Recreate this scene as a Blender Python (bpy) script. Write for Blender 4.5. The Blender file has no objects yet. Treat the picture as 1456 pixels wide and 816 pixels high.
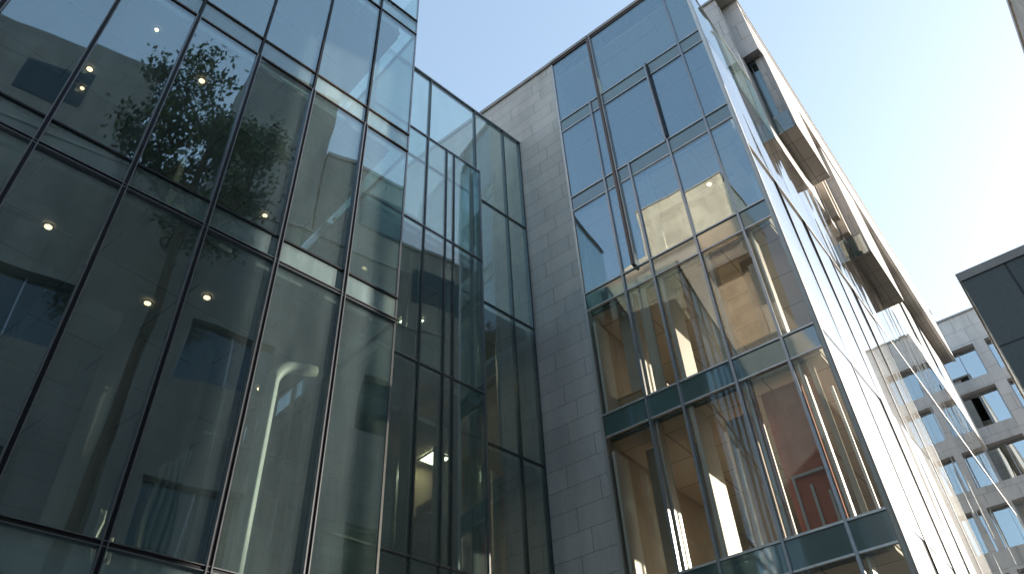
import bpy, bmesh, math, random
from mathutils import Vector, Matrix
random.seed(7)
R=math.radians; PI=math.pi
S=bpy.context.scene; COL=S.collection
H=1.6                      # eye height: all heights below are given above the eye, H lifts them to the ground

# ------------------------------------------------------------------ materials
def newmat(name):
    m=bpy.data.materials.new(name); m.use_nodes=True
    nt=m.node_tree; nt.nodes.clear()
    out=nt.nodes.new('ShaderNodeOutputMaterial')
    return m,nt,out
def N(nt,t,**k):
    n=nt.nodes.new(t)
    for a,b in k.items():
        if a in n.inputs: n.inputs[a].default_value=b
        else: setattr(n,a,b)
    return n
def L(nt,a,b): nt.links.new(a,b)
def objcoord(nt): return N(nt,'ShaderNodeTexCoord').outputs['Object']
def wpos(nt): return N(nt,'ShaderNodeNewGeometry').outputs['Position']

def plain(name,col,rough=.6,metal=0,var=.12,scale=3.,bump=.0,spec=.5,streak=False):
    m,nt,out=newmat(name)
    p=N(nt,'ShaderNodeBsdfPrincipled',Roughness=rough,Metallic=metal)
    p.inputs['Specular IOR Level'].default_value=spec
    L(nt,p.outputs[0],out.inputs[0])
    pos=wpos(nt)
    if streak:
        mp=N(nt,'ShaderNodeMapping'); mp.inputs['Scale'].default_value=(1,1,.12); L(nt,pos,mp.inputs[0]); pos=mp.outputs[0]
    n=N(nt,'ShaderNodeTexNoise',Scale=scale,Detail=6.,Roughness=.6); L(nt,pos,n.inputs['Vector'])
    r=N(nt,'ShaderNodeMapRange'); r.inputs[3].default_value=1-var*1.6; r.inputs[4].default_value=1+var*1.6
    r.inputs[1].default_value=.25; r.inputs[2].default_value=.75
    L(nt,n.outputs[0],r.inputs[0])
    mx=N(nt,'ShaderNodeMix',data_type='RGBA',blend_type='MULTIPLY'); mx.inputs[0].default_value=1
    mx.inputs[6].default_value=(*col,1); L(nt,r.outputs[0],mx.inputs[7]); L(nt,mx.outputs[2],p.inputs['Base Color'])
    if bump:
        b=N(nt,'ShaderNodeBump',Strength=bump,Distance=.02); n2=N(nt,'ShaderNodeTexNoise',Scale=scale*6,Detail=4.); L(nt,pos,n2.inputs['Vector'])
        L(nt,n2.outputs[0],b.inputs['Height']); L(nt,b.outputs[0],p.inputs['Normal'])
    return m

def masonry(name,c1,c2,joint,bw=1.5,bh=.5,jw=.008,rough=.8,stain=.25,dirt=.5,offset=.37):
    """coursed stone panels on vertical faces, soft weathering streaks"""
    m,nt,out=newmat(name)
    p=N(nt,'ShaderNodeBsdfPrincipled',Roughness=rough); L(nt,p.outputs[0],out.inputs[0])
    pos=wpos(nt); sx=N(nt,'ShaderNodeSeparateXYZ'); L(nt,pos,sx.inputs[0])
    ad=N(nt,'ShaderNodeMath',operation='ADD'); L(nt,sx.outputs[0],ad.inputs[0]); L(nt,sx.outputs[1],ad.inputs[1])
    cb=N(nt,'ShaderNodeCombineXYZ'); L(nt,ad.outputs[0],cb.inputs[0]); L(nt,sx.outputs[2],cb.inputs[1])
    br=N(nt,'ShaderNodeTexBrick'); br.offset=offset; br.offset_frequency=2; br.squash=.7; br.squash_frequency=3
    br.inputs['Color1'].default_value=(*c1,1); br.inputs['Color2'].default_value=(*c2,1); br.inputs['Mortar'].default_value=(*joint,1)
    br.inputs['Scale'].default_value=1; br.inputs['Mortar Size'].default_value=jw; br.inputs['Mortar Smooth'].default_value=.3
    br.inputs['Brick Width'].default_value=bw; br.inputs['Row Height'].default_value=bh; br.inputs['Bias'].default_value=0
    L(nt,cb.outputs[0],br.inputs['Vector'])
    n=N(nt,'ShaderNodeTexNoise',Scale=1.1,Detail=8.,Roughness=.65); mp=N(nt,'ShaderNodeMapping'); mp.inputs['Scale'].default_value=(1,1,.25)
    L(nt,pos,mp.inputs[0]); L(nt,mp.outputs[0],n.inputs['Vector'])
    r=N(nt,'ShaderNodeMapRange'); r.inputs[1].default_value=.3; r.inputs[2].default_value=.7; r.inputs[3].default_value=1-stain; r.inputs[4].default_value=1+stain*.5
    L(nt,n.outputs[0],r.inputs[0])
    n2=N(nt,'ShaderNodeTexNoise',Scale=22.,Detail=5.); L(nt,pos,n2.inputs['Vector'])
    r2=N(nt,'ShaderNodeMapRange'); r2.inputs[1].default_value=.3; r2.inputs[2].default_value=.7; r2.inputs[3].default_value=.9; r2.inputs[4].default_value=1.08
    L(nt,n2.outputs[0],r2.inputs[0])
    mu=N(nt,'ShaderNodeMath',operation='MULTIPLY'); L(nt,r.outputs[0],mu.inputs[0]); L(nt,r2.outputs[0],mu.inputs[1])
    mx=N(nt,'ShaderNodeMix',data_type='RGBA',blend_type='MULTIPLY'); mx.inputs[0].default_value=1
    L(nt,br.outputs[0],mx.inputs[6]); L(nt,mu.outputs[0],mx.inputs[7]); L(nt,mx.outputs[2],p.inputs['Base Color'])
    b=N(nt,'ShaderNodeBump',Strength=.6,Distance=.012); b.invert=True
    L(nt,br.outputs['Fac'],b.inputs['Height'])
    b2=N(nt,'ShaderNodeBump',Strength=.25,Distance=.01); L(nt,n2.outputs[0],b2.inputs['Height']); L(nt,b.outputs[0],b2.inputs['Normal'])
    L(nt,b2.outputs[0],p.inputs['Normal'])
    return m

def glass(name,tint,coat,refl=(1,1,1),rough=0.,wave=.0,wscale=(.5,.5,.2),glare=0.,glare_rough=.3,power=5,haze_film=0.):
    """architectural pane: see-through tint plus a mirror coat that grows towards grazing"""
    m,nt,out=newmat(name)
    tr=N(nt,'ShaderNodeBsdfTransparent'); tr.inputs[0].default_value=(*tint,1)
    gl=N(nt,'ShaderNodeBsdfGlossy',Roughness=rough); gl.inputs[0].default_value=(*refl,1)
    lw=N(nt,'ShaderNodeLayerWeight',Blend=.5)
    pw=N(nt,'ShaderNodeMath',operation='POWER'); pw.inputs[1].default_value=power; L(nt,lw.outputs['Facing'],pw.inputs[0])
    mr=N(nt,'ShaderNodeMapRange'); mr.inputs[3].default_value=coat; mr.inputs[4].default_value=.95; L(nt,pw.outputs[0],mr.inputs[0])
    mix=N(nt,'ShaderNodeMixShader'); L(nt,mr.outputs[0],mix.inputs[0]); L(nt,tr.outputs[0],mix.inputs[1]); L(nt,gl.outputs[0],mix.inputs[2])
    if wave:
        pos=wpos(nt); mp=N(nt,'ShaderNodeMapping'); mp.inputs['Scale'].default_value=wscale; L(nt,pos,mp.inputs[0])
        n=N(nt,'ShaderNodeTexNoise',Scale=1.,Detail=1.5,Roughness=.4); L(nt,mp.outputs[0],n.inputs['Vector'])
        b=N(nt,'ShaderNodeBump',Strength=1.,Distance=wave); L(nt,n.outputs[0],b.inputs['Height'])
        L(nt,b.outputs[0],gl.inputs['Normal'])
    last=mix
    if haze_film:  # diffuse veil painted in as haze to lift dark glass; stronger on spandrels
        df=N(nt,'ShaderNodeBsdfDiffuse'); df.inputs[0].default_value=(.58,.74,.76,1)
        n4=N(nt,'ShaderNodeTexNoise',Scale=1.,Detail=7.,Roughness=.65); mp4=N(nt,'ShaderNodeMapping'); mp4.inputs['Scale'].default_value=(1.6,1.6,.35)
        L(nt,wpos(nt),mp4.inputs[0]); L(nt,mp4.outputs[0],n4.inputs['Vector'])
        r4=N(nt,'ShaderNodeMapRange'); r4.inputs[1].default_value=.3; r4.inputs[2].default_value=.7; r4.inputs[3].default_value=haze_film*.5; r4.inputs[4].default_value=haze_film*1.6
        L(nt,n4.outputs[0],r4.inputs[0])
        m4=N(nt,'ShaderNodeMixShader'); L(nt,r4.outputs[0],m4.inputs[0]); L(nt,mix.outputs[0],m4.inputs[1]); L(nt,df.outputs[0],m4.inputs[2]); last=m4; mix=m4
    if glare:  # rough white gloss mixed in to imitate sun glare
        g2=N(nt,'ShaderNodeBsdfGlossy',Roughness=glare_rough); g2.inputs[0].default_value=(1,.97,.93,1)
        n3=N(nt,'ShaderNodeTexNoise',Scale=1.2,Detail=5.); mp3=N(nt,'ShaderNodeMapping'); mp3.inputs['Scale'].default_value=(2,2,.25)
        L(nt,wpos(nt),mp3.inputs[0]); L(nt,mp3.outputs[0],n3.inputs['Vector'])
        r3=N(nt,'ShaderNodeMapRange'); r3.inputs[1].default_value=.3; r3.inputs[2].default_value=.7; r3.inputs[3].default_value=glare*.85; r3.inputs[4].default_value=glare*1.1
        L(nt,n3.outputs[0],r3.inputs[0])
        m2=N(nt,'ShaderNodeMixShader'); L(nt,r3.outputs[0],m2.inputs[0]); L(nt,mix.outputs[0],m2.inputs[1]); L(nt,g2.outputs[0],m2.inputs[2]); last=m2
    L(nt,last.outputs[0],out.inputs[0])
    return m

def spandrel(name,base,coat,rough=.05):
    m,nt,out=newmat(name)
    d=N(nt,'ShaderNodeBsdfDiffuse'); gl=N(nt,'ShaderNodeBsdfGlossy',Roughness=rough); gl.inputs[0].default_value=(.95,1,1,1)
    n=N(nt,'ShaderNodeTexNoise',Scale=1.5,Detail=4.); L(nt,wpos(nt),n.inputs['Vector'])
    r=N(nt,'ShaderNodeMapRange'); r.inputs[3].default_value=.75; r.inputs[4].default_value=1.25; L(nt,n.outputs[0],r.inputs[0])
    mx=N(nt,'ShaderNodeMix',data_type='RGBA',blend_type='MULTIPLY'); mx.inputs[0].default_value=1; mx.inputs[6].default_value=(*base,1); L(nt,r.outputs[0],mx.inputs[7]); L(nt,mx.outputs[2],d.inputs[0])
    lw=N(nt,'ShaderNodeLayerWeight',Blend=.5); pw=N(nt,'ShaderNodeMath',operation='POWER'); pw.inputs[1].default_value=5; L(nt,lw.outputs['Facing'],pw.inputs[0])
    mr=N(nt,'ShaderNodeMapRange'); mr.inputs[3].default_value=coat; mr.inputs[4].default_value=.9; L(nt,pw.outputs[0],mr.inputs[0])
    mix=N(nt,'ShaderNodeMixShader'); L(nt,mr.outputs[0],mix.inputs[0]); L(nt,d.outputs[0],mix.inputs[1]); L(nt,gl.outputs[0],mix.inputs[2]); L(nt,mix.outputs[0],out.inputs[0])
    return m
def emit(name,col,s):
    m,nt,out=newmat(name); e=N(nt,'ShaderNodeEmission',Strength=s); e.inputs[0].default_value=(*col,1); L(nt,e.outputs[0],out.inputs[0]); return m
def tiles(name,c,joint,w=1.2,rough=.7):
    """square ceiling panels seen from below (world x,y)"""
    m,nt,out=newmat(name); p=N(nt,'ShaderNodeBsdfPrincipled',Roughness=rough); L(nt,p.outputs[0],out.inputs[0])
    br=N(nt,'ShaderNodeTexBrick'); br.offset=0; br.inputs['Color1'].default_value=(*c,1); br.inputs['Color2'].default_value=(*[v*.88 for v in c],1); br.inputs['Mortar'].default_value=(*joint,1)
    br.inputs['Scale'].default_value=1; br.inputs['Mortar Size'].default_value=.012; br.inputs['Brick Width'].default_value=w; br.inputs['Row Height'].default_value=w
    L(nt,wpos(nt),br.inputs['Vector']); L(nt,br.outputs[0],p.inputs['Base Color']); return m

M=dict(
 stone=masonry('grey limestone panels',(.64,.62,.59),(.57,.555,.535),(.36,.35,.335),1.8,.52,.011,stain=.2),
 beige=masonry('beige limestone panels',(.58,.46,.34),(.46,.355,.26),(.22,.19,.15),1.5,.6,.008),
 g_win2=glass('bay window glass',(.80,.88,.86),.16,(.8,.95,1.),wave=.01),
 g_far=glass('sky mirroring window glass',(.5,.55,.5),.5,(.9,.97,1.),wave=.01),
 band=plain('smooth pale stone band',(.50,.475,.455),.6,0,.10,.7,streak=True),
 reflection_stone=masonry('brown grey reflection stone',(.27,.23,.19),(.20,.17,.14),(.10,.085,.07),.9,1.3,.012,stain=.5),
 beige2=masonry('pale buff limestone',(.56,.50,.43),(.48,.43,.37),(.24,.21,.18),1.2,.55,.008),
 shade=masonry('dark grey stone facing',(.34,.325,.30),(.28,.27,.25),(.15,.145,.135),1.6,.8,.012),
 far=masonry('pale far stone panels',(.66,.62,.60),(.60,.57,.55),(.26,.25,.245),1.5,1.05,.012),
 panel=masonry('dark metal wall panels',(.15,.172,.17),(.125,.147,.148),(.035,.04,.04),1.25,1.1,.014,rough=.45,stain=.15,offset=0),
 g_left=glass('smoky green curtain wall glass',(.84,.90,.87),.22,(.76,.92,1.),wave=.022,wscale=(.45,.45,.3),haze_film=.036),
 g_link=glass('pale green link glass',(.80,.88,.86),.13,(.88,.96,1.),wave=.010,haze_film=.075),
 g_tower=glass('blue reflective glass',(.82,.88,.87),.25,(.76,.91,1.),wave=.020,haze_film=.03,wscale=(.45,.45,.25)),
 g_side_far=glass('darker far side glazing',(.50,.56,.56),.34,(1,1,1),wave=.02,wscale=(1.2,.4,.09),power=3.2),
 g_span=glass('fritted spandrel glass',(.70,.80,.79),.20,(.80,.94,1.),wave=.010,haze_film=.20),
 g_clear=glass('clear lower tower glass',(.94,.93,.89),.065,(.9,.96,1.),wave=.006,wscale=(.5,.4,.25)),
 g_side=glass('glare catching side glazing',(.93,.93,.91),.15,(1,1,1),wave=.028,wscale=(1.2,.55,.09),glare=.015,glare_rough=.4,power=3.5),
 g_upper=glass('wavy upper side glass',(.86,.86,.84),.10,(1,1,1),wave=.05,wscale=(1.5,.8,.25),power=4),
 g_win=glass('window glass',(.40,.47,.47),.07,(.8,.9,1.),wave=.008),
 sp_left=spandrel('teal spandrel glass',(.20,.29,.29),.16),
 sp_tower=spandrel('sea green spandrel glass',(.10,.16,.15),.20),
 alu=plain('anodised aluminium',(.30,.31,.33),.35,.8,.08,9),
 dark=plain('dark gasket metal',(.02,.022,.026),.5,.3,.1,9),
 steel=plain('grey green steel',(.10,.12,.12),.45,.4,.1,9),
 chrome=plain('brushed steel corner',(.80,.80,.80),.24,1.,.04,6),
 bronze=plain('bronze trim',(.13,.095,.08),.4,.6,.1,9),
 silver=plain('silver fin metal',(.55,.54,.53),.4,.55,.08,6,streak=True),
 coping=plain('weathered metal coping',(.36,.33,.30),.5,.4,.12,4),
 ceil_dark=tiles('dark ceiling panels',(.36,.37,.35),(.05,.05,.05),1.3),
 ceil_beige=tiles('beige ceiling panels',(.60,.55,.47),(.16,.14,.12),1.25),
 soffit=tiles('grey brown soffit panels',(.27,.255,.235),(.06,.05,.045),1.05),
 wall_dark=plain('dark interior wall',(.19,.20,.19),.7,0,.2,.8),
 wall_brown=plain('brown interior wall',(.33,.275,.225),.7,0,.22,.9,streak=True),
 wall_warm=plain('warm plaster wall',(.52,.475,.42),.8,0,.08,1.3),
 wall_red=plain('terracotta interior wall',(.60,.20,.13),.8,0,.15,1.4),
 white=plain('white painted column',(.74,.73,.70),.5,0,.05,2),
 floor_in=plain('interior floor finish',(.42,.37,.31),.5,0,.1,2),
 curtain=plain('pale linen blind',(.66,.61,.53),.85,0,.12,5,streak=True),
 wood=plain('light wood',(.45,.32,.2),.5,0,.2,4,streak=True),
 paper=plain('white board',(.72,.70,.66),.7,0,.05,3),
 lamp=emit('warm lamp glow',(1,.72,.42),1.15),
 fill_glow=emit('warm fill panel glow',(1,.80,.55),6.),
 tube=emit('cool tube glow',(1,.93,.80),2.6),
 bark=plain('tree bark',(.09,.065,.045),.9,0,.3,6,bump=.5),
 leaf=plain('tree leaves',(.06,.10,.03),.6,0,.5,1.5),
 leaf2=plain('paler leaves',(.11,.15,.045),.6,0,.4,1.5),
 concrete=plain('concrete roof',(.30,.30,.29),.8,0,.15,1.2,bump=.2),
)

# ------------------------------------------------------------------ helpers
def box(bm,x0,x1,y0,y1,z0,z1):
    vs=[bm.verts.new((x,y,z)) for x in (x0,x1) for y in (y0,y1) for z in (z0,z1)]
    for f in ((0,1,3,2),(4,6,7,5),(0,4,5,1),(2,3,7,6),(0,2,6,4),(1,5,7,3)): bm.faces.new([vs[i] for i in f])
def tube(bm,pts,r,seg=12,r1=None):
    pts=[Vector(p) for p in pts]; rings=[]
    for i,p in enumerate(pts):
        d=(pts[min(i+1,len(pts)-1)]-pts[max(i-1,0)]).normalized()
        a=d.cross(Vector((0,0,1)) if abs(d.z)<.9 else Vector((1,0,0))).normalized(); b=d.cross(a)
        rr=r if r1 is None else r+(r1-r)*i/(len(pts)-1)
        rings.append([bm.verts.new(p+(a*math.cos(2*PI*k/seg)+b*math.sin(2*PI*k/seg))*rr) for k in range(seg)])
    for i in range(len(rings)-1):
        for k in range(seg): bm.faces.new((rings[i][k],rings[i][(k+1)%seg],rings[i+1][(k+1)%seg],rings[i+1][k]))
    bm.faces.new(rings[0]); bm.faces.new(rings[-1][::-1])
def empty(name,loc,rz=0,label=None,cat=None,group=None,kind=None):
    o=bpy.data.objects.new(name,None); COL.objects.link(o); o.location=loc; o.rotation_euler.z=rz; o.empty_display_size=.5
    tag(o,label,cat,group,kind); return o
def tag(o,label=None,cat=None,group=None,kind=None):
    for k,v in (('label',label),('category',cat),('group',group),('kind',kind)):
        if v: o[k]=v
def obj(name,bm,mat,parent=None,off=(0,0,0),tilt=None,bevel=0,smooth=False):
    """link bm as one mesh object; geometry is recentred on its own origin; off = parent's base when bm is in world terms"""
    bmesh.ops.recalc_face_normals(bm,faces=bm.faces)
    lo=Vector([min(v.co[i] for v in bm.verts) for i in range(3)]); hi=Vector([max(v.co[i] for v in bm.verts) for i in range(3)])
    c=(lo+hi)/2
    bmesh.ops.translate(bm,vec=-c,verts=bm.verts)
    me=bpy.data.meshes.new(name); bm.to_mesh(me); bm.free()
    if smooth:
        for p in me.polygons: p.use_smooth=True
    me.materials.append(mat); o=bpy.data.objects.new(name,me); COL.objects.link(o)
    o.location=c-Vector(off)
    if parent: o.parent=parent
    if tilt: o.rotation_euler=tilt
    if bevel:
        md=o.modifiers.new('bevel','BEVEL'); md.width=bevel; md.segments=2; md.limit_method='ANGLE'
    return o
def B(name,mat,parent,x0,x1,y0,y1,z0,z1,off=(0,0,0),**k):
    """one box part; z above the eye"""
    bm=bmesh.new(); box(bm,min(x0,x1),max(x0,x1),min(y0,y1),max(y0,y1),z0+H,z1+H); return obj(name,bm,mat,parent,off,**k)
def rt(a=.0022): return (random.uniform(-a,a),random.uniform(-a*.3,a*.3),random.uniform(-a,a))

# ------------------------------------------------------------------ 1. near glass office (left): local x along the street, y into the building
T=R(8.3947); RZ=PI/2-T
dirL=Vector((math.sin(T),math.cos(T),0)); nL=Vector((-math.cos(T),math.sin(T),0))
U=8.0
office=empty('glass_office_building',nL*U,RZ,'big dark glass office filling the left side, with downlights inside','building')
sL=[-.416,-.28,-.144,-.008,.128,.266,.401,.543,.668]; sL=[v*U for v in sL]
storey=[(-.20,.35),(.41,.97),(1.03,1.505),(1.57,2.045)]; storey=[(a*U,b*U) for a,b in storey]
spans=[(.35,.41),(.97,1.03),(1.505,1.57),(2.045,2.12)]; spans=[(a*U,b*U) for a,b in spans]
topL=2.30*U; s0,s1=sL[0],sL[-1]; DEP=7.0
for (a,b) in storey:
    for i in range(len(sL)-1):
        B('window_pane',M['g_left'],office,sL[i]+.03,sL[i+1]-.03,-.012,.012,a+.03,b-.03,tilt=rt(.0055))
for (a,b) in spans:
    for i in range(len(sL)-1):
        B('spandrel_panel',M['g_span'],office,sL[i]+.03,sL[i+1]-.03,-.012,.012,a+.02,b-.02,tilt=rt(.003))
    B('floor_slab',M['concrete'],office,s0,s1-.25,.42,DEP,a+.05,b-.05)
    B('slab_edge_cover',M['sp_left'],office,s0,s1-.25,.36,.41,a+.03,b-.03)
    B('ceiling',M['ceil_dark'],office,s0,s1-.3,.20,DEP-.02,a-.02,a+.045)
for i in range(len(sL)-1):      # parapet glass on the roof edge
    B('parapet_pane',M['g_left'],office,sL[i]+.03,sL[i+1]-.03,-.012,.012,2.12*U+.02,topL-.04)
B('parapet_cap',M['bronze'],office,s0,s1+.02,-.05,.05,topL-.035,topL+.02)
# double mullions: dark core with two thin silver fins, thicker below, thin bronze above
for i,s in enumerate(sL):
    if i==len(sL)-1: continue
    zt=topL
    bm=bmesh.new(); box(bm,s-.018,s+.018,-.05,.10,-H+H,zt+H)
    m=obj('mullion',bm,M['dark'],office)
    bm=bmesh.new()
    for q in (-1,1): box(bm,s+q*.030-.007,s+q*.030+.007,-.065,.03,0,(1.505*U)+H)
    f=obj('mullion_fin',bm,M['alu'],m); f.location-=m.location
def transom(z,double,mat):
    bm=bmesh.new(); box(bm,s0,s1,-.04,.09,z-.016+H,z+.016+H); t=obj('transom',bm,M['dark'] if double else mat,office)
    if double:
        bm=bmesh.new()
        for q in (-1,1): box(bm,s0,s1,-.055,.02,z+q*.028-.006+H,z+q*.028+.006+H)
        f=obj('transom_fin',bm,M['alu'],t); f.location-=t.location
transom(.35*U,False,M['bronze']); transom(.41*U,True,M['alu']); transom(.97*U,True,M['alu']); transom(1.03*U,False,M['dark'])
for z in (1.505,1.57,2.045,2.12): transom(z*U,False,M['bronze'])
# glazed return wall at the corner
yb=[0.,1.6,3.1,4.8,DEP]
for (a,b) in storey+spans+[(2.12*U,topL)]:
    for i in range(4):
        B('return_pane',M['g_link'],office,s1-.012,s1+.012,yb[i]+.03,yb[i+1]-.02,a+.02,b-.02,tilt=rt())
bm=bmesh.new(); box(bm,s1-.02,s1+.014,-.016,.02,0,topL+H); obj('corner_trim',bm,M['alu'],office)
for y in yb[1:]:
    B('return_mullion',M['alu'],office,s1-.05,s1+.04,y-.018,y+.018,-H,topL)
for z in (.35,.97,1.505,2.045):
    B('return_transom',M['dark'],office,s1-.04,s1+.03,.02,DEP,z*U-.02,z*U+.02)
# interiors
B('back_wall',M['wall_dark'],office,s0,s1-2.2,DEP,DEP+.25,-H,2.05*U)
B('end_wall',M['shade'],office,s0-.3,s0-.02,.0,DEP+.25,-H,topL)
B('roof',M['concrete'],office,s0,s1-.3,.42,DEP,2.125*U,2.15*U)
B('ground_plinth',M['concrete'],office,s0,s1,-.10,.10,-H,-.2*U+.02)
for (a,b) in storey:
    for s in (-1.9,2.3):
        bm=bmesh.new(); tube(bm,[(s,2.9,a+H),(s,2.9,b+H)],.24,24); obj('column',bm,M['wall_warm'],office,smooth=True)
# partitions and rooms behind the glass
def part(mat,x0,x1,y0,y1,z0,z1,name='partition'): return B(name,M[mat],office,x0,x1,y0,y1,z0,z1)
a,b=storey[1]
part('wall_dark',-3.2,.4,4.2,4.35,a,b); part('ceil_dark',-2.4,.6,1.0,2.4,b-.62,b-.32,'duct'); part('ceil_dark',.9,2.0,2.2,6.4,b-.5,b-.2,'duct')
part('wall_warm',3.4,3.52,2.4,6.9,a,b); part('wall_brown',4.6,4.7,3.4,6.9,a,b)
for k in range(5): part('silver',3.86+k*.30,3.89+k*.30,2.5,2.62,a,b,'glazing_bar')
part('alu',3.7,5.2,2.5,2.6,6.3,6.36,'rail')
for (x0,z0,x1,z1) in ((4.62,5.2,5.05,7.2),): part('curtain',x0,x1,4.1,4.16,z0-1.2,z1-.6,'blind')
def folds(x0,x1,y,z0,z1a,z1b,amp=.05,name='curtain_drop'):
    bm=bmesh.new(); n=60; cols_=[]
    for i in range(n+1):
        u=i/n; x=x0+(x1-x0)*u; yy=y+amp*math.sin(u*PI*9+.6*math.sin(u*17)); zt=z1a+(z1b-z1a)*u+.03*math.sin(u*9)
        cols_.append([bm.verts.new((x+.02*math.sin(k*1.3+u*5),yy+(.012*k if k<3 else .03),z0+(zt-z0)*k/6+H)) for k in range(7)])
    for i in range(n):
        for k in range(6): bm.faces.new((cols_[i][k],cols_[i+1][k],cols_[i+1][k+1],cols_[i][k+1]))
    o_=obj(name,bm,M['curtain'],office,smooth=True); md=o_.modifiers.new('cloth','SOLIDIFY'); md.thickness=.006
folds(2.66,3.04,.80,a,a+1.35,a+1.75); folds(2.22,2.50,.85,a,a+.75,a+.35)
# big white bent column
CX,CY,CZ=3.74,.50,6.15
pts=[(CX,CY,a+.02+H),(CX,CY,4.2+H),(CX,CY,5.2+H),(CX,CY,CZ+H)]+[(CX+.42*(1-math.cos(t)),CY,CZ+.42*math.sin(t)+H) for t in (.2,.4,.6,.8,1.0,1.2,1.4)]
pts+=[(CX+.62,CY,CZ+.47+H)]
bm=bmesh.new(); rings=[]
for q,pp in enumerate(pts):
    d0=Vector(pts[max(q-1,0)]); d1=Vector(pts[min(q+1,len(pts)-1)]); d_=(d1-d0).normalized(); sd_=Vector((0,1,0)); up_=d_.cross(sd_)
    rings.append([bm.verts.new(Vector(pp)+(sd_*math.cos(2*PI*k/24)+up_*math.sin(2*PI*k/24))*.092) for k in range(24)])
for q in range(len(rings)-1):
    for k in range(24): bm.faces.new((rings[q][k],rings[q][(k+1)%24],rings[q+1][(k+1)%24],rings[q+1][k]))
bm.faces.new(rings[0]); bm.faces.new(rings[-1][::-1])
obj('bent_column',bm,M['white'],office,smooth=True)
a,b=storey[2]
part('wall_dark',-3.2,.9,2.6,2.75,a,b); part('wall_brown',1.9,2.0,1.8,6.9,a,b); part('wall_warm',3.0,3.9,5.2,5.3,a,b)
part('white',4.35,4.5,2.2,2.35,a,b,'post'); part('ceil_beige',4.4,5.0,1.2,4.0,b-.36,b-.24,'duct')
a,b=storey[3]
for s,y in ((3.45,1.2),(1.6,2.0)):
    bm=bmesh.new(); tube(bm,[(s,y,a+H),(s,y,b-.6+H)],.13,18); obj('white_column',bm,M['white'],office,smooth=True)
part('wall_warm',2.2,3.0,3.0,3.1,a,a+1.6); part('silver',4.0,4.5,1.4,1.9,a+.2,a+1.3,'plant_unit'); part('alu',4.05,4.15,1.5,1.6,a+1.3,b-.1,'pipe')
part('wall_brown',-2.5,1.2,2.8,2.95,a,b)

# ------------------------------------------------------------------ 2. glass link between the office and the tower
link=empty('glass_link_building',nL*U+dirL*s1,RZ,'lower greenish glass link between the dark office and the grey stone wall','building')
LX=s1; LY=U    # local = (s-LX, d-LY)
def K(name,mat,x0,x1,y0,y1,z0,z1,**k): return B(name,M[mat],link,x0-LX,x1-LX,y0-LY,y1-LY,z0,z1,**k)
ds=10.8; db=9.6
sx=[s1+.06,.729*ds,.889*ds,1.0*ds,1.066*ds]
zs=[-H,.785*ds-3.95,.785*ds,1.155*ds,1.505*ds,1.877*ds]
for i in range(4):
    for j in range(5):
        K('screen_pane','g_link',sx[i]+.02,sx[i+1]-.02,ds-.01,ds+.01,zs[j]+.02,zs[j+1]-.02,tilt=rt())
for s in sx[1:]: K('screen_mullion','steel',s-.018,s+.018,ds-.05,ds+.08,-H,zs[-1])
for z in zs[1:-1]: K('screen_transom','steel',sx[0],sx[-1],ds-.03,ds+.05,z-.015,z+.015)
K('screen_cap','alu',sx[0],sx[-1]+.03,ds-.06,ds+.09,zs[-1]-.02,zs[-1]+.03)
# projecting glass box
bx=[s1+.05,.728*db,.790*db,.815*db,.904*db]
zb=[-H,.90*db-3.75,.90*db,1.284*db,1.615*db]
for i in range(4):
    for j in range(4):
        K('box_pane','g_link',bx[i]+.015,bx[i+1]-.015,db-.01,db+.01,zb[j]+.02,zb[j+1]-.02,tilt=rt())
for j in range(4): K('box_side_pane','g_link',bx[-1]-.01,bx[-1]+.01,db+.03,ds-.06,zb[j]+.02,zb[j+1]-.02)
for s in bx[1:]: K('box_mullion','steel' if s<bx[-1] else 'alu',s-.018,s+.018,db-.03,db+.06,-H,zb[-1])
for z in zb[1:]: K('box_transom','alu',bx[0],bx[-1],db-.03,db+.04,z-.018,z+.018)
for z in zb[1:-1]:
    K('box_floor','sp_left',bx[0],bx[-1]-.05,db+.1,ds-.08,z-.28,z-.04)
K('edge_light_strip','curtain',bx[-1]-.16,bx[-1]-.09,db+.12,db+.24,zb[-3]+.05,zb[-1]-.05)
# floors behind the screen, cut off by the slanted stone wall (plane y=13)
def scut(d): return (13-.146*d)/.9893
for z in zs[1:4]:
    bm=bmesh.new()
    d0,d1=ds+.15,ds+6.5
    v=[(s1,d0),(scut(d0)-.12,d0),(scut(d1)-.12,d1),(s1,d1)]
    lo=[bm.verts.new((x-LX,y-LY,z-.30+H)) for x,y in v]; hi=[bm.verts.new((x-LX,y-LY,z-.03+H)) for x,y in v]
    bm.faces.new(lo[::-1]); bm.faces.new(hi)
    for i in range(4): bm.faces.new((lo[i],lo[(i+1)%4],hi[(i+1)%4],hi[i]))
    obj('link_floor',bm,M['ceil_beige'],link)
for j in range(3):
    z0,z1=zs[j]+.02,zs[j+1]-.32
    K('inner_wall','wall_warm',.91*ds,1.04*ds,ds+1.6,ds+1.7,z0,z1)
    K('inner_wall','beige2',s1+.1,.80*ds,ds+2.6,ds+2.75,z0,z1)
    for k in range(4): K('inner_post','alu',.66*ds+.6*k,.66*ds+.6*k+.06,ds+.5+.35*k,ds+.6+.35*k,z0,z1)
    K('inner_blind','curtain',.80*ds,.80*ds+.28,ds+.35,ds+.39,z0,z1)
    K('inner_rail','silver',.62*ds,.86*ds,ds+.3,ds+.34,z0+1.02,z0+1.08)
rg=random.Random(5)
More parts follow.
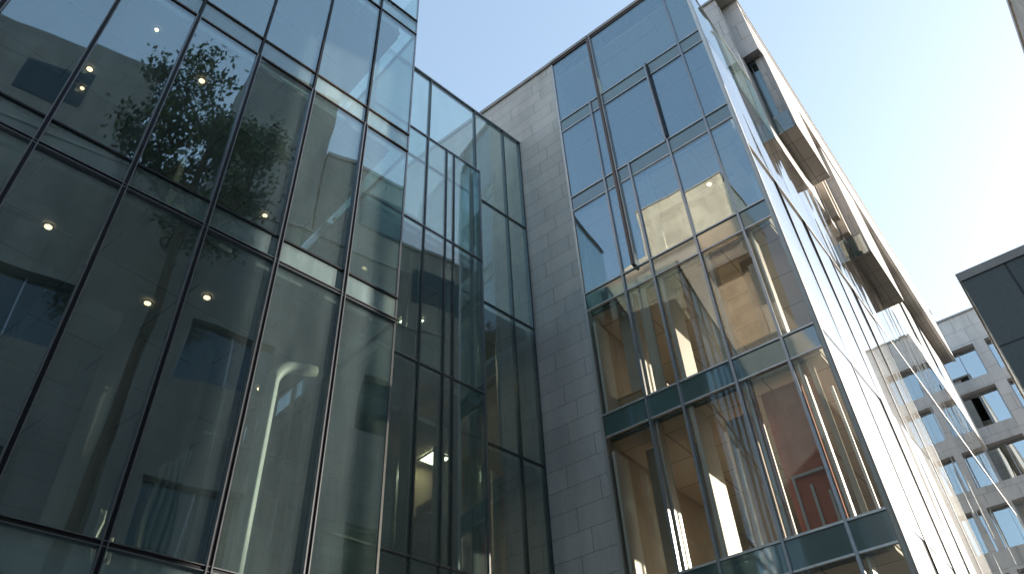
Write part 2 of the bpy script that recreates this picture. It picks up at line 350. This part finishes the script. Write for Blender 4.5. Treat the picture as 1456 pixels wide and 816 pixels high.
for k in range(34):
    s_=rg.uniform(s1+.2,.98*ds); d_=ds+rg.uniform(.25,2.4)
    if s_>scut(d_)-.5: continue
    j=rg.choice((0,1,2)); h=rg.choice((1,1,.6)); w_=rg.choice((.04,.07,.16))
    K('inner_post' if w_<.1 else 'inner_blind',rg.choice(('silver','alu','curtain','white')) if w_<.1 else 'curtain',s_,s_+w_,d_,d_+.05,zs[j]+.02,zs[j]+.02+(zs[j+1]-.34-zs[j])*h)
for k in range(6):
    z_=zs[1]+.5+k*.42; K('stair_tread','wood',.70*ds+k*.26,.70*ds+k*.26+.3,ds+.5,ds+1.3,z_,z_+.05)
for s_ in (.735*db,.85*db): K('box_blade','silver',s_,s_+.05,db+.2,db+.5,zb[0],zb[3]-.3)
K('inner_wall','beige',.78*ds,.86*ds,ds+1.2,ds+1.35,zs[1]+.02,zs[2]-.32)

# ------------------------------------------------------------------ 3. tower: front plane y=13, corner x=-2.34 (world terms, z above the eye)
TO=(-7.37,13,0)
tower=empty('glass_tower',TO,0,'tall blue glass corner tower joined to a grey stone wall, centre right','building')
def W(name,mat,x0,x1,y0,y1,z0,z1,parent=None,**k): return B(name,M[mat],parent or tower,x0,x1,y0,y1,z0,z1,off=TO,**k)
XL,XC=-7.37,-2.34; YF=13.
W('stone_wall','stone',-16.,XL-.02,YF,YF+.6,-H,23.25)
W('wall_coping','coping',-16.05,XL-.02,YF-.07,YF+.7,23.25,23.4)
W('roof_coping','coping',XL-.02,XC-.15,YF-.07,YF+.6,23.28,23.42)
W('roof_soffit','bronze',XL,XC-.1,YF-.04,YF+.4,23.19,23.28)
fl=[1.67,5.27,9.10,12.70,16.35,19.95,23.2]
xs_common=[-6.18,-5.38,-4.16,-3.05]
layout={0:xs_common,1:xs_common,2:xs_common,3:[-6.18,-5.38,-4.16,-3.05],4:[-6.18,-4.20,-3.05],5:[-5.82,-3.05]}
W('window_jamb','silver',XL-.02,XL+.05,YF-.03,YF+.2,-H,23.2)
for j in range(len(fl)-1):
    z0,z1=fl[j],fl[j+1]
    xs=[XL+.05]+layout[j]+[XC]
    sp=.55 if j<5 else 0
    for i in range(len(xs)-1):
        W('window_pane','g_clear' if j<3 else 'g_tower',xs[i]+.02,xs[i+1]-.02,YF-.012,YF+.012,z0+.03,z1-sp-.03,tilt=(random.uniform(-.004,.004),0,random.uniform(-.005,.005)))
        if sp: W('spandrel_panel','sp_tower' ,xs[i]+.02,xs[i+1]-.02,YF-.014,YF+.012,z1-sp+.02,z1-.02,tilt=rt(.003))
    for x in xs[1:-1]:
        W('mullion','alu',x-.028,x+.028,YF-.07,YF+.07,z0+.0,z1)
    if sp: W('transom','silver',XL+.05,XC,YF-.035,YF+.03,z1-sp-.02,z1-sp+.02)
    W('transom','silver' if j<5 else 'bronze',XL+.05,XC,YF-.045,YF+.03,z1-.022,z1+.022)
    # slab, ceiling, back
    if j<5:
        W('floor_slab','concrete',XL,XC-.16,YF+.22,22,z1-.48,z1-.06)
        W('slab_edge_cover','sp_left',XL,XC-.16,YF+.16,YF+.2,z1-.52,z1-.04)
        W('floor_finish','floor_in',XL,XC-.16,YF+.22,22,z1-.055,z1-.03)
    W('ceiling','ceil_beige',XL,XC-.18,YF+.26,21.9,z1-.56,z1-.49)
    W('back_wall','wall_brown',XL,-4.2,21.6,21.9,z0,z1-.56)
W('ground_podium','panel',XL,XC,YF,YF+.4,-H,fl[0])
W('party_wall','wall_warm',XL-.4,XL-.03,YF+.65,22,-H,23.2)
W('roof_slab','concrete',XL,XC-.1,YF+.65,22,23.2,23.3)
# dark deep fin up the whole glazed face
W('deep_fin','bronze',-5.845,-5.78,YF-.16,YF+.05,12.72,23.2)
W('deep_fin','silver',-5.775,-5.74,YF-.10,YF+.05,12.72,23.2)
W('slim_fin','dark',-4.14,-4.11,YF-.12,YF+.05,16.4,19.9)
# sun catching vertical blades and blinds just behind the glass
def fin(x,z0,z1,y0=.25,d=.34,w=.045,mat='white',name='vertical_blade'): return W(name,mat,x,x+w,YF+y0,YF+y0+d,z0,z1)
for j in (0,1,2):
    z0,z1=fl[j],fl[j+1]-.56
    fin(XL+.09,z0,z1-.3,.10,.55,.07); fin(-6.14,z0,z1,.10,.28,.04,'silver'); fin(-5.33,z0,z1,.10,.75,.09); fin(-4.10,z0,z1,.08,.34,.09); fin(-2.98,z0,z1,.12,.26,.04,'silver')
fin(-5.98,fl[2],fl[3]-.6,.12,.08,.24,'curtain','blind'); fin(-5.20,fl[3],fl[4]-.6,.15,.08,.22,'curtain','blind'); fin(-4.42,fl[2],fl[3]-.6,.3,.05,.14,'curtain','blind')
fin(-6.02,fl[3],fl[4]-1.4,.3,.08,.3,'curtain','blind')
fin(-2.75,fl[3]+.3,fl[4]-.8,1.2,.1,.3,'curtain','blind'); fin(-2.8,fl[4]+.1,fl[5]-.8,1.2,.1,.25,'curtain','blind')
fin(-2.84,fl[1],fl[2]-.6,.35,.05,.10,'curtain','blind'); fin(-2.62,fl[1],fl[2]-1.1,.5,.05,.05,'silver','blind')
# partitions just behind the glass, with gaps that let the sun through to the blades
W('partition','wall_warm',-6.82,-6.26,YF+.62,YF+.70,fl[2],fl[3]-.56); W('partition','wall_warm',-4.86,-4.34,YF+.62,YF+.70,fl[2],fl[3]-.56); W('partition','wall_brown',-3.62,-3.12,YF+.9,YF+.98,fl[2],fl[3]-.56)
W('partition','wall_brown',-6.80,-6.30,YF+.75,YF+.83,fl[1],fl[2]-.75); W('partition','wall_brown',-4.84,-4.30,YF+.62,YF+.70,fl[1],fl[2]-.9); W('red_partition','wall_red',-3.92,-3.10,YF+.42,YF+.48,fl[1],fl[2]-.75)
W('partition','wall_brown',-5.95,-5.45,YF+1.3,YF+1.38,fl[1],fl[2]-.7); W('partition','wall_brown',-4.84,-3.3,YF+1.9,YF+1.98,fl[0],fl[1]-.7)
for a,b in ((-3.80,1.15),(-3.52,.95),(-3.24,.75)): W('window_frame','paper',a,a+.05,YF+.33,YF+.38,fl[1],fl[1]+b)
W('window_frame','paper',-3.80,-3.19,YF+.33,YF+.38,fl[1]+1.15,fl[1]+1.2)
for j in (3,4,5):
    W('room_wall','wall_warm',-7.2,-4.6,17.5,17.6,fl[j],fl[j+1]-.6)
    W('ceiling_light_track','alu',-7.0,-3.2,14.6,14.66,fl[j+1]-.72,fl[j+1]-.66)
    W('duct','silver',-6.6,-2.9,15.6,16.0,fl[j+1]-1.0,fl[j+1]-.66)
# side face x=-2.34
ys=[13.06,14.9,16.75,18.6,20.5,22.4,24.6,27.,30.,34.,38.,42.]
zside=[-H,1.67,5.27,9.1,14.9]
for i in range(len(ys)-1):
    for j in range(len(zside)-1):
        W('side_pane','g_side' if ys[i]<22 else 'g_side_far',XC-.012,XC+.012,ys[i]+.012,ys[i+1]-.012,zside[j]+.012,zside[j+1]-.012,tilt=(0,random.uniform(-.006,.006),random.uniform(-.008,.008)))
for y in ys[1:]: W('side_mullion','dark' if y<21 else 'steel',XC-.03,XC+(.03 if y<21 else .013),y-.016,y+.016,-H,14.9)
bm=bmesh.new(); tube(bm,[(XC,YF,0),(XC,YF,23.3+H)],.06,32); obj('corner_trim',bm,M['white'],tower,off=TO,smooth=True)
# upper side: wavy panes over stone coloured in for a beige reflection up to the bays, clear panes at the very top corner
W('reflection_stone','reflection_stone',XC-.45,XC-.12,13.6,42,14.95,19.9)
for i in range(len(ys)-1):
    W('side_upper_pane','g_upper',XC-.012,XC+.012,ys[i]+.012,ys[i+1]-.012,14.93,19.9,tilt=(0,random.uniform(-.006,.006),random.uniform(-.01,.01)))
    for yy in (.33,.66):
        y=ys[i]+(ys[i+1]-ys[i])*yy; W('side_rib','coping',XC-.12,XC-.05,y-.05,y+.05,14.95,19.9)
W('side_transom','silver',XC-.03,XC+.03,13.06,42,14.89,14.93)
for i in range(3):
    W('corner_screen','g_link',XC-.012,XC+.012,ys[i]+.012,min(ys[i+1],18.28)-.012,19.93,23.25)
W('screen_cap','silver',XC-.03,XC+.03,13.06,18.28,23.25,23.31)
W('side_back_wall','wall_dark',XC-1.9,XC-1.7,22.1,42,-H,14.9)
for z in fl[:4]: W('side_floor','concrete',XC-1.7,XC-.2,22.1,41.8,z-.5,z-.05)
W('end_wall','stone',XC-6,XC-.05,42.05,42.5,-H,19.9)

# ------------------------------------------------------------------ 4. stone wing above and behind, with projecting bays
WO=(-5,18.3,0)
wing=empty('stone_wing',(-5,18.3,0),0,'pale stone upper storeys behind the tower with two projecting bays over the lane','building')
def V(name,mat,x0,x1,y0,y1,z0,z1,parent=None,**k): return B(name,M[mat],parent or wing,x0,x1,y0,y1,z0,z1,off=WO,**k)
XB=-1.66; ZR=29.3; Y0=18.9
V('wall','far',-9,XC,18.3,46,20.0,ZR)
V('front_wall','far',-3.2,XB-.02,Y0,Y0+.3,25.7,ZR)
V('roof_coping','coping',-9.1,XB+.03,18.22,46.1,ZR,ZR+.12)
V('parapet_band','band',XB-.16,XB,Y0+.31,46,25.7,ZR)
V('band_soffit','soffit',XC+.01,XB-.17,Y0+.31,46,25.75,25.85)
V('band_reveal','silver',XB,XB+.035,Y0,46,ZR-.9,ZR-.82)
def bay(y0,y1,zb,x1):
    V('bay_side_wall','band',x1-.12,x1,y0+.02,y1,zb+.1,25.7)
    V('bay_jamb','far',x1-.36,x1-.125,y0,y0+.2,zb+.95,25.7)
    V('bay_soffit','soffit',XC+.01,x1,y0+.02,y1,zb,zb+.1)
    V('bay_back_wall','far',XC,x1-.125,y1-.15,y1,zb+.12,25.7)
    V('bay_window_frame','alu',XC+.01,x1-.36,y0+.02,y0+.06,25.6,25.7)
    V('bay_window','g_win2',XC+.03,x1-.37,y0+.05,y0+.07,zb+.98,25.6)
    V('bay_window_post','alu',XC+.1,XC+.13,y0+.03,y0+.08,zb+.98,25.6)
    V('bay_glass_band','sp_tower',XC+.01,x1-.08,y0-.03,y0+.0,zb,zb+.93)
    V('bay_lining','curtain',XC+.02,x1-.14,y0+.9,y0+.95,zb+.14,25.6)
bay(19.3,22.4,21.3,-1.66); bay(25.0,28.9,19.45,-1.71)
for k,y in enumerate((23.2,24.3)):
    V('pilaster','beige2',XC+.03,XC+.30,y-.15,y+.15,20.05,25.7)
for y in (31.,35.,39.):
    V('window','g_win',XC+.01,XC+.03,y,y+1.2,21.5,25.5)

# ------------------------------------------------------------------ generic masonry block with recessed windows
def block(root,off,wallmat,face,plane,u0,u1,z0,z1,cols,rows,depth,wd=.3,winmat='g_win',dark='wall_dark',sign=1,ov=.08):
    """face 'x': plane x=plane, openings run along y; face 'y': plane y=plane. sign = outward direction. z above the eye"""
    def bb(bm,ua,ub,wa,wb,za,zb_):
        lo,hi=sorted((plane-sign*wa,plane-sign*wb))
        if face=='x': box(bm,lo,hi,ua,ub,za+H,zb_+H)
        else: box(bm,ua,ub,lo,hi,za+H,zb_+H)
    bm=bmesh.new(); zz=z0
    for (r0,r1) in rows:
        bb(bm,u0,u1,0,wd,zz,r0)
        uu=u0
        for (c0,c1) in cols:
            bb(bm,uu,c0,0,wd,r0,r1); uu=c1
        bb(bm,uu,u1,0,wd,r0,r1); zz=r1
    bb(bm,u0,u1,0,wd,zz,z1)
    bmesh.ops.remove_doubles(bm,verts=bm.verts,dist=.0001)
    obj('wall',bm,M[wallmat],root,off)
    bm=bmesh.new(); bb(bm,u0,u1,wd+.5,depth,z0,z1-.1); obj('core',bm,M[dark],root,off)
    bm=bmesh.new(); bb(bm,u0-ov,u1+ov,-ov,depth,z1,z1+.12); obj('roof_coping',bm,M['coping'],root,off)
    for (r0,r1) in rows:
        for (c0,c1) in cols:
            bm=bmesh.new()
            t=.06; w0,w1=wd-.10,wd-.02
            bb(bm,c0,c1,w0,w1,r0,r0+t); bb(bm,c0,c1,w0,w1,r1-t,r1); bb(bm,c0,c0+t,w0,w1,r0+t,r1-t); bb(bm,c1-t,c1,w0,w1,r0+t,r1-t)
            mid=c0+(c1-c0)*.5; bb(bm,mid-t/2,mid+t/2,w0,w1,r0+t,r1-t)
            f=obj('window',bm,M['alu'],root,off)
            bm=bmesh.new(); bb(bm,c0+t,c1-t,w0+.03,w0+.045,r0+t,r1-t); p=obj('pane',bm,M[winmat],f,off); p.location-=f.location
            if random.random()<.5:
                bm=bmesh.new(); bb(bm,c0+t,mid-t/2,w0+.12,w0+.13,r0+(r1-r0)*random.choice((.1,.4)),r1-t); p=obj('blind',bm,M['curtain'],f,off); p.location-=f.location

# 5. dark panelled building right, close
o=(.11,9,0); b5=empty('panelled_building',o,0,'dark grey-green panelled building with flat roof cutting into the right edge','building')
block(b5,o,'panel','y',9.,.13,6.8,-H,5.99,[(2.6,3.8)],[(-.6,1.4),(3.0,4.9)],3.6,wd=.25,sign=-1,dark='panel',ov=.02)
# 6. far stone building at the end of the lane
o=(-5,50,0); b6=empty('stone_office_building',o,0,'pale stone building with recessed windows closing the far end of the lane','building')
block(b6,o,'far','y',50.,-14,1.6,-H,31.,[(-11.4,-9.3),(-8.5,-6.4),(-5.6,-3.5),(-2.65,-.5),(.2,1.2)],[(2.2,4.6),(5.6,8.),(9.,11.4),(12.6,15.),(16.2,18.6),(19.8,22.1),(23.2,25.6),(26.4,28.7)],9,wd=.55,sign=-1,winmat='g_far',dark='wall_warm')
# 7. street row on the right (seen mirrored in the left facade)
o=(7,0,0); b7=empty('street_block',o,0,'shaded stone block along the right, mirrored in the dark office glass','building')
cols=[(-21+6.6*k,-21+6.6*k+3.) for k in range(7)]
rows=[(3.,5.4),(8.9,11.3),(14.8,17.2)]
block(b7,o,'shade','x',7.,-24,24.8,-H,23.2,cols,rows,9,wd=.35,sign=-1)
def S7(name,mat,*a,**k): return B(name,M[mat],b7,*a,off=o7,**k)
o7=o
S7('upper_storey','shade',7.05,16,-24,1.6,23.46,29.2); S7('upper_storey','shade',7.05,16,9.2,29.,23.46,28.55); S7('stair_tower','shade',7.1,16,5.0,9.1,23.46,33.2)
S7('roof_coping','coping',6.97,16,9.15,29.05,28.55,28.75)
for y in (-20,-14,-8,-3,11,16,21): S7('upper_window','g_win',7.0,7.045,y,y+2.6,25.,27.2)
S7('street_canopy','panel',6.2,6.99,-24,26,2.0-H+1.3,2.2-H+1.4)
# 8. sunlit block behind the viewer (seen mirrored in the tower)
o=(-13,-15,0); b8=empty('sunlit_block',o,0,'tall sunlit beige stone block mirrored in the tower glass','building')
block(b8,o,'beige','y',-14.,-16.6,-10.,-H,44.,[(-15.9,-14.7),(-13.7,-12.5),(-11.9,-10.8)],[(3.+4.1*k,5.3+4.1*k) for k in range(4)],9,wd=.4,sign=1)
def S8(name,mat,*a,**k): return B(name,M[mat],b8,*a,off=o8,**k)
o8=o
S8('lower_wall','beige2',-21.,-12.4,-13.95,-12.6,-H,37.2); S8('cornice','beige',-21.1,-12.3,-14,-12.3,37.2,37.7); S8('reflection_darkener','panel',-17.5,-8.6,-13.6,-12.2,-H,27.2); S8('side_wall','beige2',-9.98,-8.9,-22,-14.4,-H,31.)  # includes a dark slab added to blacken the tower's lower reflections
S8('cornice','beige',-16.8,-9.8,-13.9,-13.5,36.4,36.9); S8('balcony_slab','coping',-12.3,-9.4,-13.95,-12.7,34.2,34.5)
for k in range(15): S8('baluster','silver',-12.25+.19*k,-12.19+.19*k,-12.8,-12.74,34.5,35.5)
S8('balcony_rail','silver',-12.3,-9.5,-12.82,-12.72,35.5,35.58)

# ------------------------------------------------------------------ 9. tree beside the viewer (seen mirrored in the left facade)
tr=empty('broadleaf_tree',(3.5,3.7,0),0,'tall leafy tree whose crown is mirrored in the upper left glass','tree')
bm=bmesh.new(); tips=[]
def limb(p,d,l,r,lev):
    n=5; pts=[p.copy()]
    for i in range(n):
        d=(d+Vector((random.uniform(-.16,.16),random.uniform(-.16,.16),.05))).normalized(); p=p+d*l/n; pts.append(p.copy())
    tube(bm,pts,r,7,r*.55)
    if lev<=1: tips.extend(pts[2:])
    if lev>0:
        for k in range(4 if lev>1 else 3):
            a=random.uniform(0,2*PI); q=pts[random.randint(2,n)]
            limb(q,(d*.5+Vector((math.cos(a),math.sin(a),random.uniform(0,.6)))).normalized(),l*.62,r*.5,lev-1)
trunk=[(0,0,0),(.1,0,5),(0,.1,10),(.1,.1,15),(.05,.1,20),(.05,.15,24)]
tube(bm,trunk,.26,12,.10)
for k in range(9):
    a=k*2.4; limb(Vector((.05,.1,18.2+k*.75)),Vector((math.cos(a),math.sin(a),.75)).normalized(),2.7-.1*k,.08,2)
obj('trunk',bm,M['bark'],tr)
for nm,cnt,mt in (('crown',6500,'leaf'),('outer_leaves',4000,'leaf2')):
    bm=bmesh.new()
    for i in range(cnt):
        c=random.choice(tips)+Vector((random.gauss(0,.26),random.gauss(0,.26),random.gauss(0,.22)))
        if random.random()<.0: continue
        a=Vector((random.gauss(0,1),random.gauss(0,1),random.gauss(0,.6))).normalized(); b=a.cross(Vector((random.gauss(0,1),random.gauss(0,1),random.gauss(0,1)))).normalized()
        l=random.uniform(.07,.13); w=l*.5
        vs=[bm.verts.new(c+q) for q in (a*l,b*w,-a*l,-b*w)]; bm.faces.new(vs)
    me=bpy.data.meshes.new(nm); bm.to_mesh(me); bm.free(); me.materials.append(M[mt]); oo=bpy.data.objects.new(nm,me); COL.objects.link(oo); oo.parent=tr

# ------------------------------------------------------------------ 10. lamps and loose furniture
def downlight(x,y,z,label,world=False,r=.06):
    if world: p=Vector((x,y,z+H))
    else: p=nL*U+dirL*x+nL*y+Vector((0,0,z+H))
    t=empty('downlight',p,0,label,'ceiling light','recessed ceiling downlights')
    bm=bmesh.new(); seg=20
    for (r0,r1,za,zb2) in ((r,r+.03,-.012,-.012),):
        v0=[bm.verts.new((math.cos(2*PI*k/seg)*r0,math.sin(2*PI*k/seg)*r0,-.004)) for k in range(seg)]
        v1=[bm.verts.new((math.cos(2*PI*k/seg)*r1,math.sin(2*PI*k/seg)*r1,-.014)) for k in range(seg)]
        v2=[bm.verts.new((math.cos(2*PI*k/seg)*r1,math.sin(2*PI*k/seg)*r1,.01)) for k in range(seg)]
        for k in range(seg):
            n=(k+1)%seg; bm.faces.new((v0[k],v0[n],v1[n],v1[k])); bm.faces.new((v1[k],v1[n],v2[n],v2[k]))
    obj('rim',bm,M['alu'],t)
    bm=bmesh.new(); tube(bm,[(0,0,-.010),(0,0,.004)],r*.96,20); obj('lamp_disc',bm,M['lamp'],t)
zc=.97*U-.03; zc2=1.505*U-.03; zc3=2.045*U-.03
D=[(.55,1.26,zc,'lit downlight at the far left of the lower office storey, highest of the four'),
 (2.2,1.94,zc,'lit downlight in the third lower office bay, above the mirrored window'),
 (2.63,4.09,zc,'small lit downlight deepest in the lower office, below the mirrored window'),
 (2.81,1.26,zc,'lit downlight near the top of the lower office glass, left of the bent column'),
 (4.61,2.92,zc,'dim lit downlight beside the white bent column'),
 (.07,2.1,zc2,'upper lit downlight of the pair above the left spandrel band'),
 (.12,2.57,zc2,'lower tiny downlight of the pair above the left spandrel band'),
 (.61,.63,zc2,'downlight near the glass at the top of the second upper bay'),
 (1.62,1.06,zc2,'downlight shining through the mirrored tree leaves'),
 (4.08,3.23,zc2,'lit downlight low in the upper storey just above the spandrel, right of the tree')]
for k,(x,y,z,l) in enumerate(D): downlight(x,y,z-.02,l,r=.05 if k not in (6,7) else .035)
downlight(-5.6,16.2,fl[1]-.575,'downlight in the lowest tower room beside the stone wall',True,.06)
downlight(-3.9,14.6,fl[4]-.575,'downlight in the upper blue tower room',True,.07)
downlight(-3.96,15.94,fl[2]-.575,'downlight in front of the red tower room wall',True,.06)
# pendant tubes in the link
t=empty('tube_light',nL*(ds+.9)+dirL*(.93*ds)+Vector((0,0,4.1+H)),RZ,'thin lit tube lamp low in the glass link beside the stone wall','ceiling light')
bm=bmesh.new(); tube(bm,[(-.28,0,0),(.28,0,0)],.02,10); obj('tube',bm,M['tube'],t)
bm=bmesh.new(); box(bm,-.3,.3,-.03,.03,.022,.06); obj('housing',bm,M['alu'],t)
for (s_,d_,z_,lab) in ((.83*ds,ds+.75,zs[2]-.33,'added fill-light panel in the middle storey of the glass link'),(.70*ds,ds+1.2,zs[1]-.33,'added fill-light panel low in the glass link, left of its centre'),(.80*ds,ds+1.4,zs[3]-.33,'added fill-light panel in the upper storey of the glass link')):
    t=empty('fill_panel_light',nL*d_+dirL*s_+Vector((0,0,z_+H)),RZ,lab,'ceiling light')  # glowing panels added to brighten the link where no sun arrives
    bm=bmesh.new(); box(bm,-.22,.22,-.22,.22,-.02,0.); obj('diffuser',bm,M['fill_glow'],t)
    bm=bmesh.new(); box(bm,-.25,.25,-.25,-.225,-.035,.01); box(bm,-.25,.25,.225,.25,-.035,.01); box(bm,-.25,-.225,-.225,.225,-.035,.01); box(bm,.225,.25,-.225,.225,-.035,.01); obj('frame',bm,M['alu'],t)
# furniture on tower floors
def furn(name,label,cat,x,y,z,parts):
    t=empty(name,(x,y,z+H),0,label,cat)
    for (n,m,*b) in parts:
        bm=bmesh.new(); box(bm,*b); obj(n,bm,M[m],t,bevel=.008)
furn('cabinet','pale wooden cabinet standing by the lower tower window','cabinet',-4.75,14.1,fl[0]-.03,[('body','wood',-.4,.4,-.22,.22,0,.95),('top','paper',-.43,.43,-.25,.25,.95,.99),('door','paper',-.36,-.02,-.24,-.22,.08,.9),('door','paper',.02,.36,-.24,-.22,.08,.9)])
furn('desk','wooden desk at the middle tower window beside the stone wall','desk',-6.6,13.9,fl[2]-.03,[('desk_top','wood',-.6,.6,-.3,.3,.70,.74),('side_panel','wood',-.6,-.55,-.28,.28,0,.70),('side_panel','wood',.55,.6,-.28,.28,0,.70),('front_panel','wood',-.55,.55,-.28,-.25,.15,.70)])
furn('bench','low wooden bench by the middle tower window right of the tall blade','bench',-4.75,13.95,fl[2]-.03,[('seat','wood',-.5,.5,-.18,.18,.40,.45),('leg','alu',-.45,-.40,-.15,.15,0,.40),('leg','alu',.40,.45,-.15,.15,0,.40)])

# ------------------------------------------------------------------ ground
def sheet(name,mat,x0,x1,y0,y1,z,kind='structure'):
    bm=bmesh.new(); vs=[bm.verts.new(v) for v in ((x0,y0,z),(x1,y0,z),(x1,y1,z),(x0,y1,z))]; bm.faces.new(vs)
    o=obj(name,bm,mat); o['kind']=kind; return o
sheet('ground',plain('ground asphalt',(.06,.06,.06),.9,0,.2,.6),-900,900,-900,900,-.02)
M['paving']=tiles('courtyard paving',(.34,.33,.31),(.16,.155,.15),.6)
sheet('pavement',M['paving'],-16,7,-12.4,48,0.)

# ------------------------------------------------------------------ sky, sun, camera
w=bpy.data.worlds.new('World'); S.world=w; w.use_nodes=True; nt=w.node_tree; nt.nodes.clear()
SAZ,SEL=35.,18.
sky=nt.nodes.new('ShaderNodeTexSky'); sky.sky_type='NISHITA'; sky.sun_disc=False
sky.sun_elevation=R(SEL); sky.sun_rotation=R(SAZ); sky.air_density=1.0; sky.dust_density=1.4; sky.ozone_density=1.0; sky.altitude=50
bg=nt.nodes.new('ShaderNodeBackground'); bg.inputs[1].default_value=.15
hs=nt.nodes.new('ShaderNodeMix'); hs.data_type='RGBA'; hs.blend_type='MULTIPLY'; hs.inputs[0].default_value=1; hs.inputs[7].default_value=(.93,1.0,1.03,1)
ow=nt.nodes.new('ShaderNodeOutputWorld'); ga=nt.nodes.new('ShaderNodeGamma'); ga.inputs[1].default_value=.62; nt.links.new(sky.outputs[0],ga.inputs[0]); nt.links.new(ga.outputs[0],hs.inputs[6]); nt.links.new(hs.outputs[2],bg.inputs[0]); nt.links.new(bg.outputs[0],ow.inputs[0])
sd=Vector((math.sin(R(SAZ))*math.cos(R(SEL)),math.cos(R(SAZ))*math.cos(R(SEL)),math.sin(R(SEL))))
l=bpy.data.lights.new('sun','SUN'); l.energy=3.1; l.angle=R(.5); l.color=(1,.905,.78)
lo=bpy.data.objects.new('sun',l); COL.objects.link(lo); lo.rotation_euler=(-sd).to_track_quat('-Z','Y').to_euler(); lo.location=(20,40,60)
cam=bpy.data.cameras.new('camera'); co=bpy.data.objects.new('camera',cam); COL.objects.link(co); S.camera=co
m=Matrix(((0.7788735,0.4416066,0.4453533),(0.6256063,-0.4967526,-0.6015426),(-0.0444148,0.7471415,-0.6631794)))
co.matrix_world=Matrix.Translation((0,0,H))@m.to_4x4()
cam.sensor_width=36; cam.lens=1090/1456*36; cam.clip_end=3000; cam.clip_start=.05
S.view_settings.view_transform='Standard'; S.view_settings.look='None'; S.view_settings.exposure=1.95; S.view_settings.gamma=1; S.view_settings.use_curve_mapping=False
S.render.engine='CYCLES'
c=S.cycles; c.max_bounces=14; c.transparent_max_bounces=48; c.glossy_bounces=6; c.diffuse_bounces=4; c.transmission_bounces=8; c.caustics_reflective=False; c.caustics_refractive=False
c.sample_clamp_indirect=6
S.render.resolution_x=1024; S.render.resolution_y=573
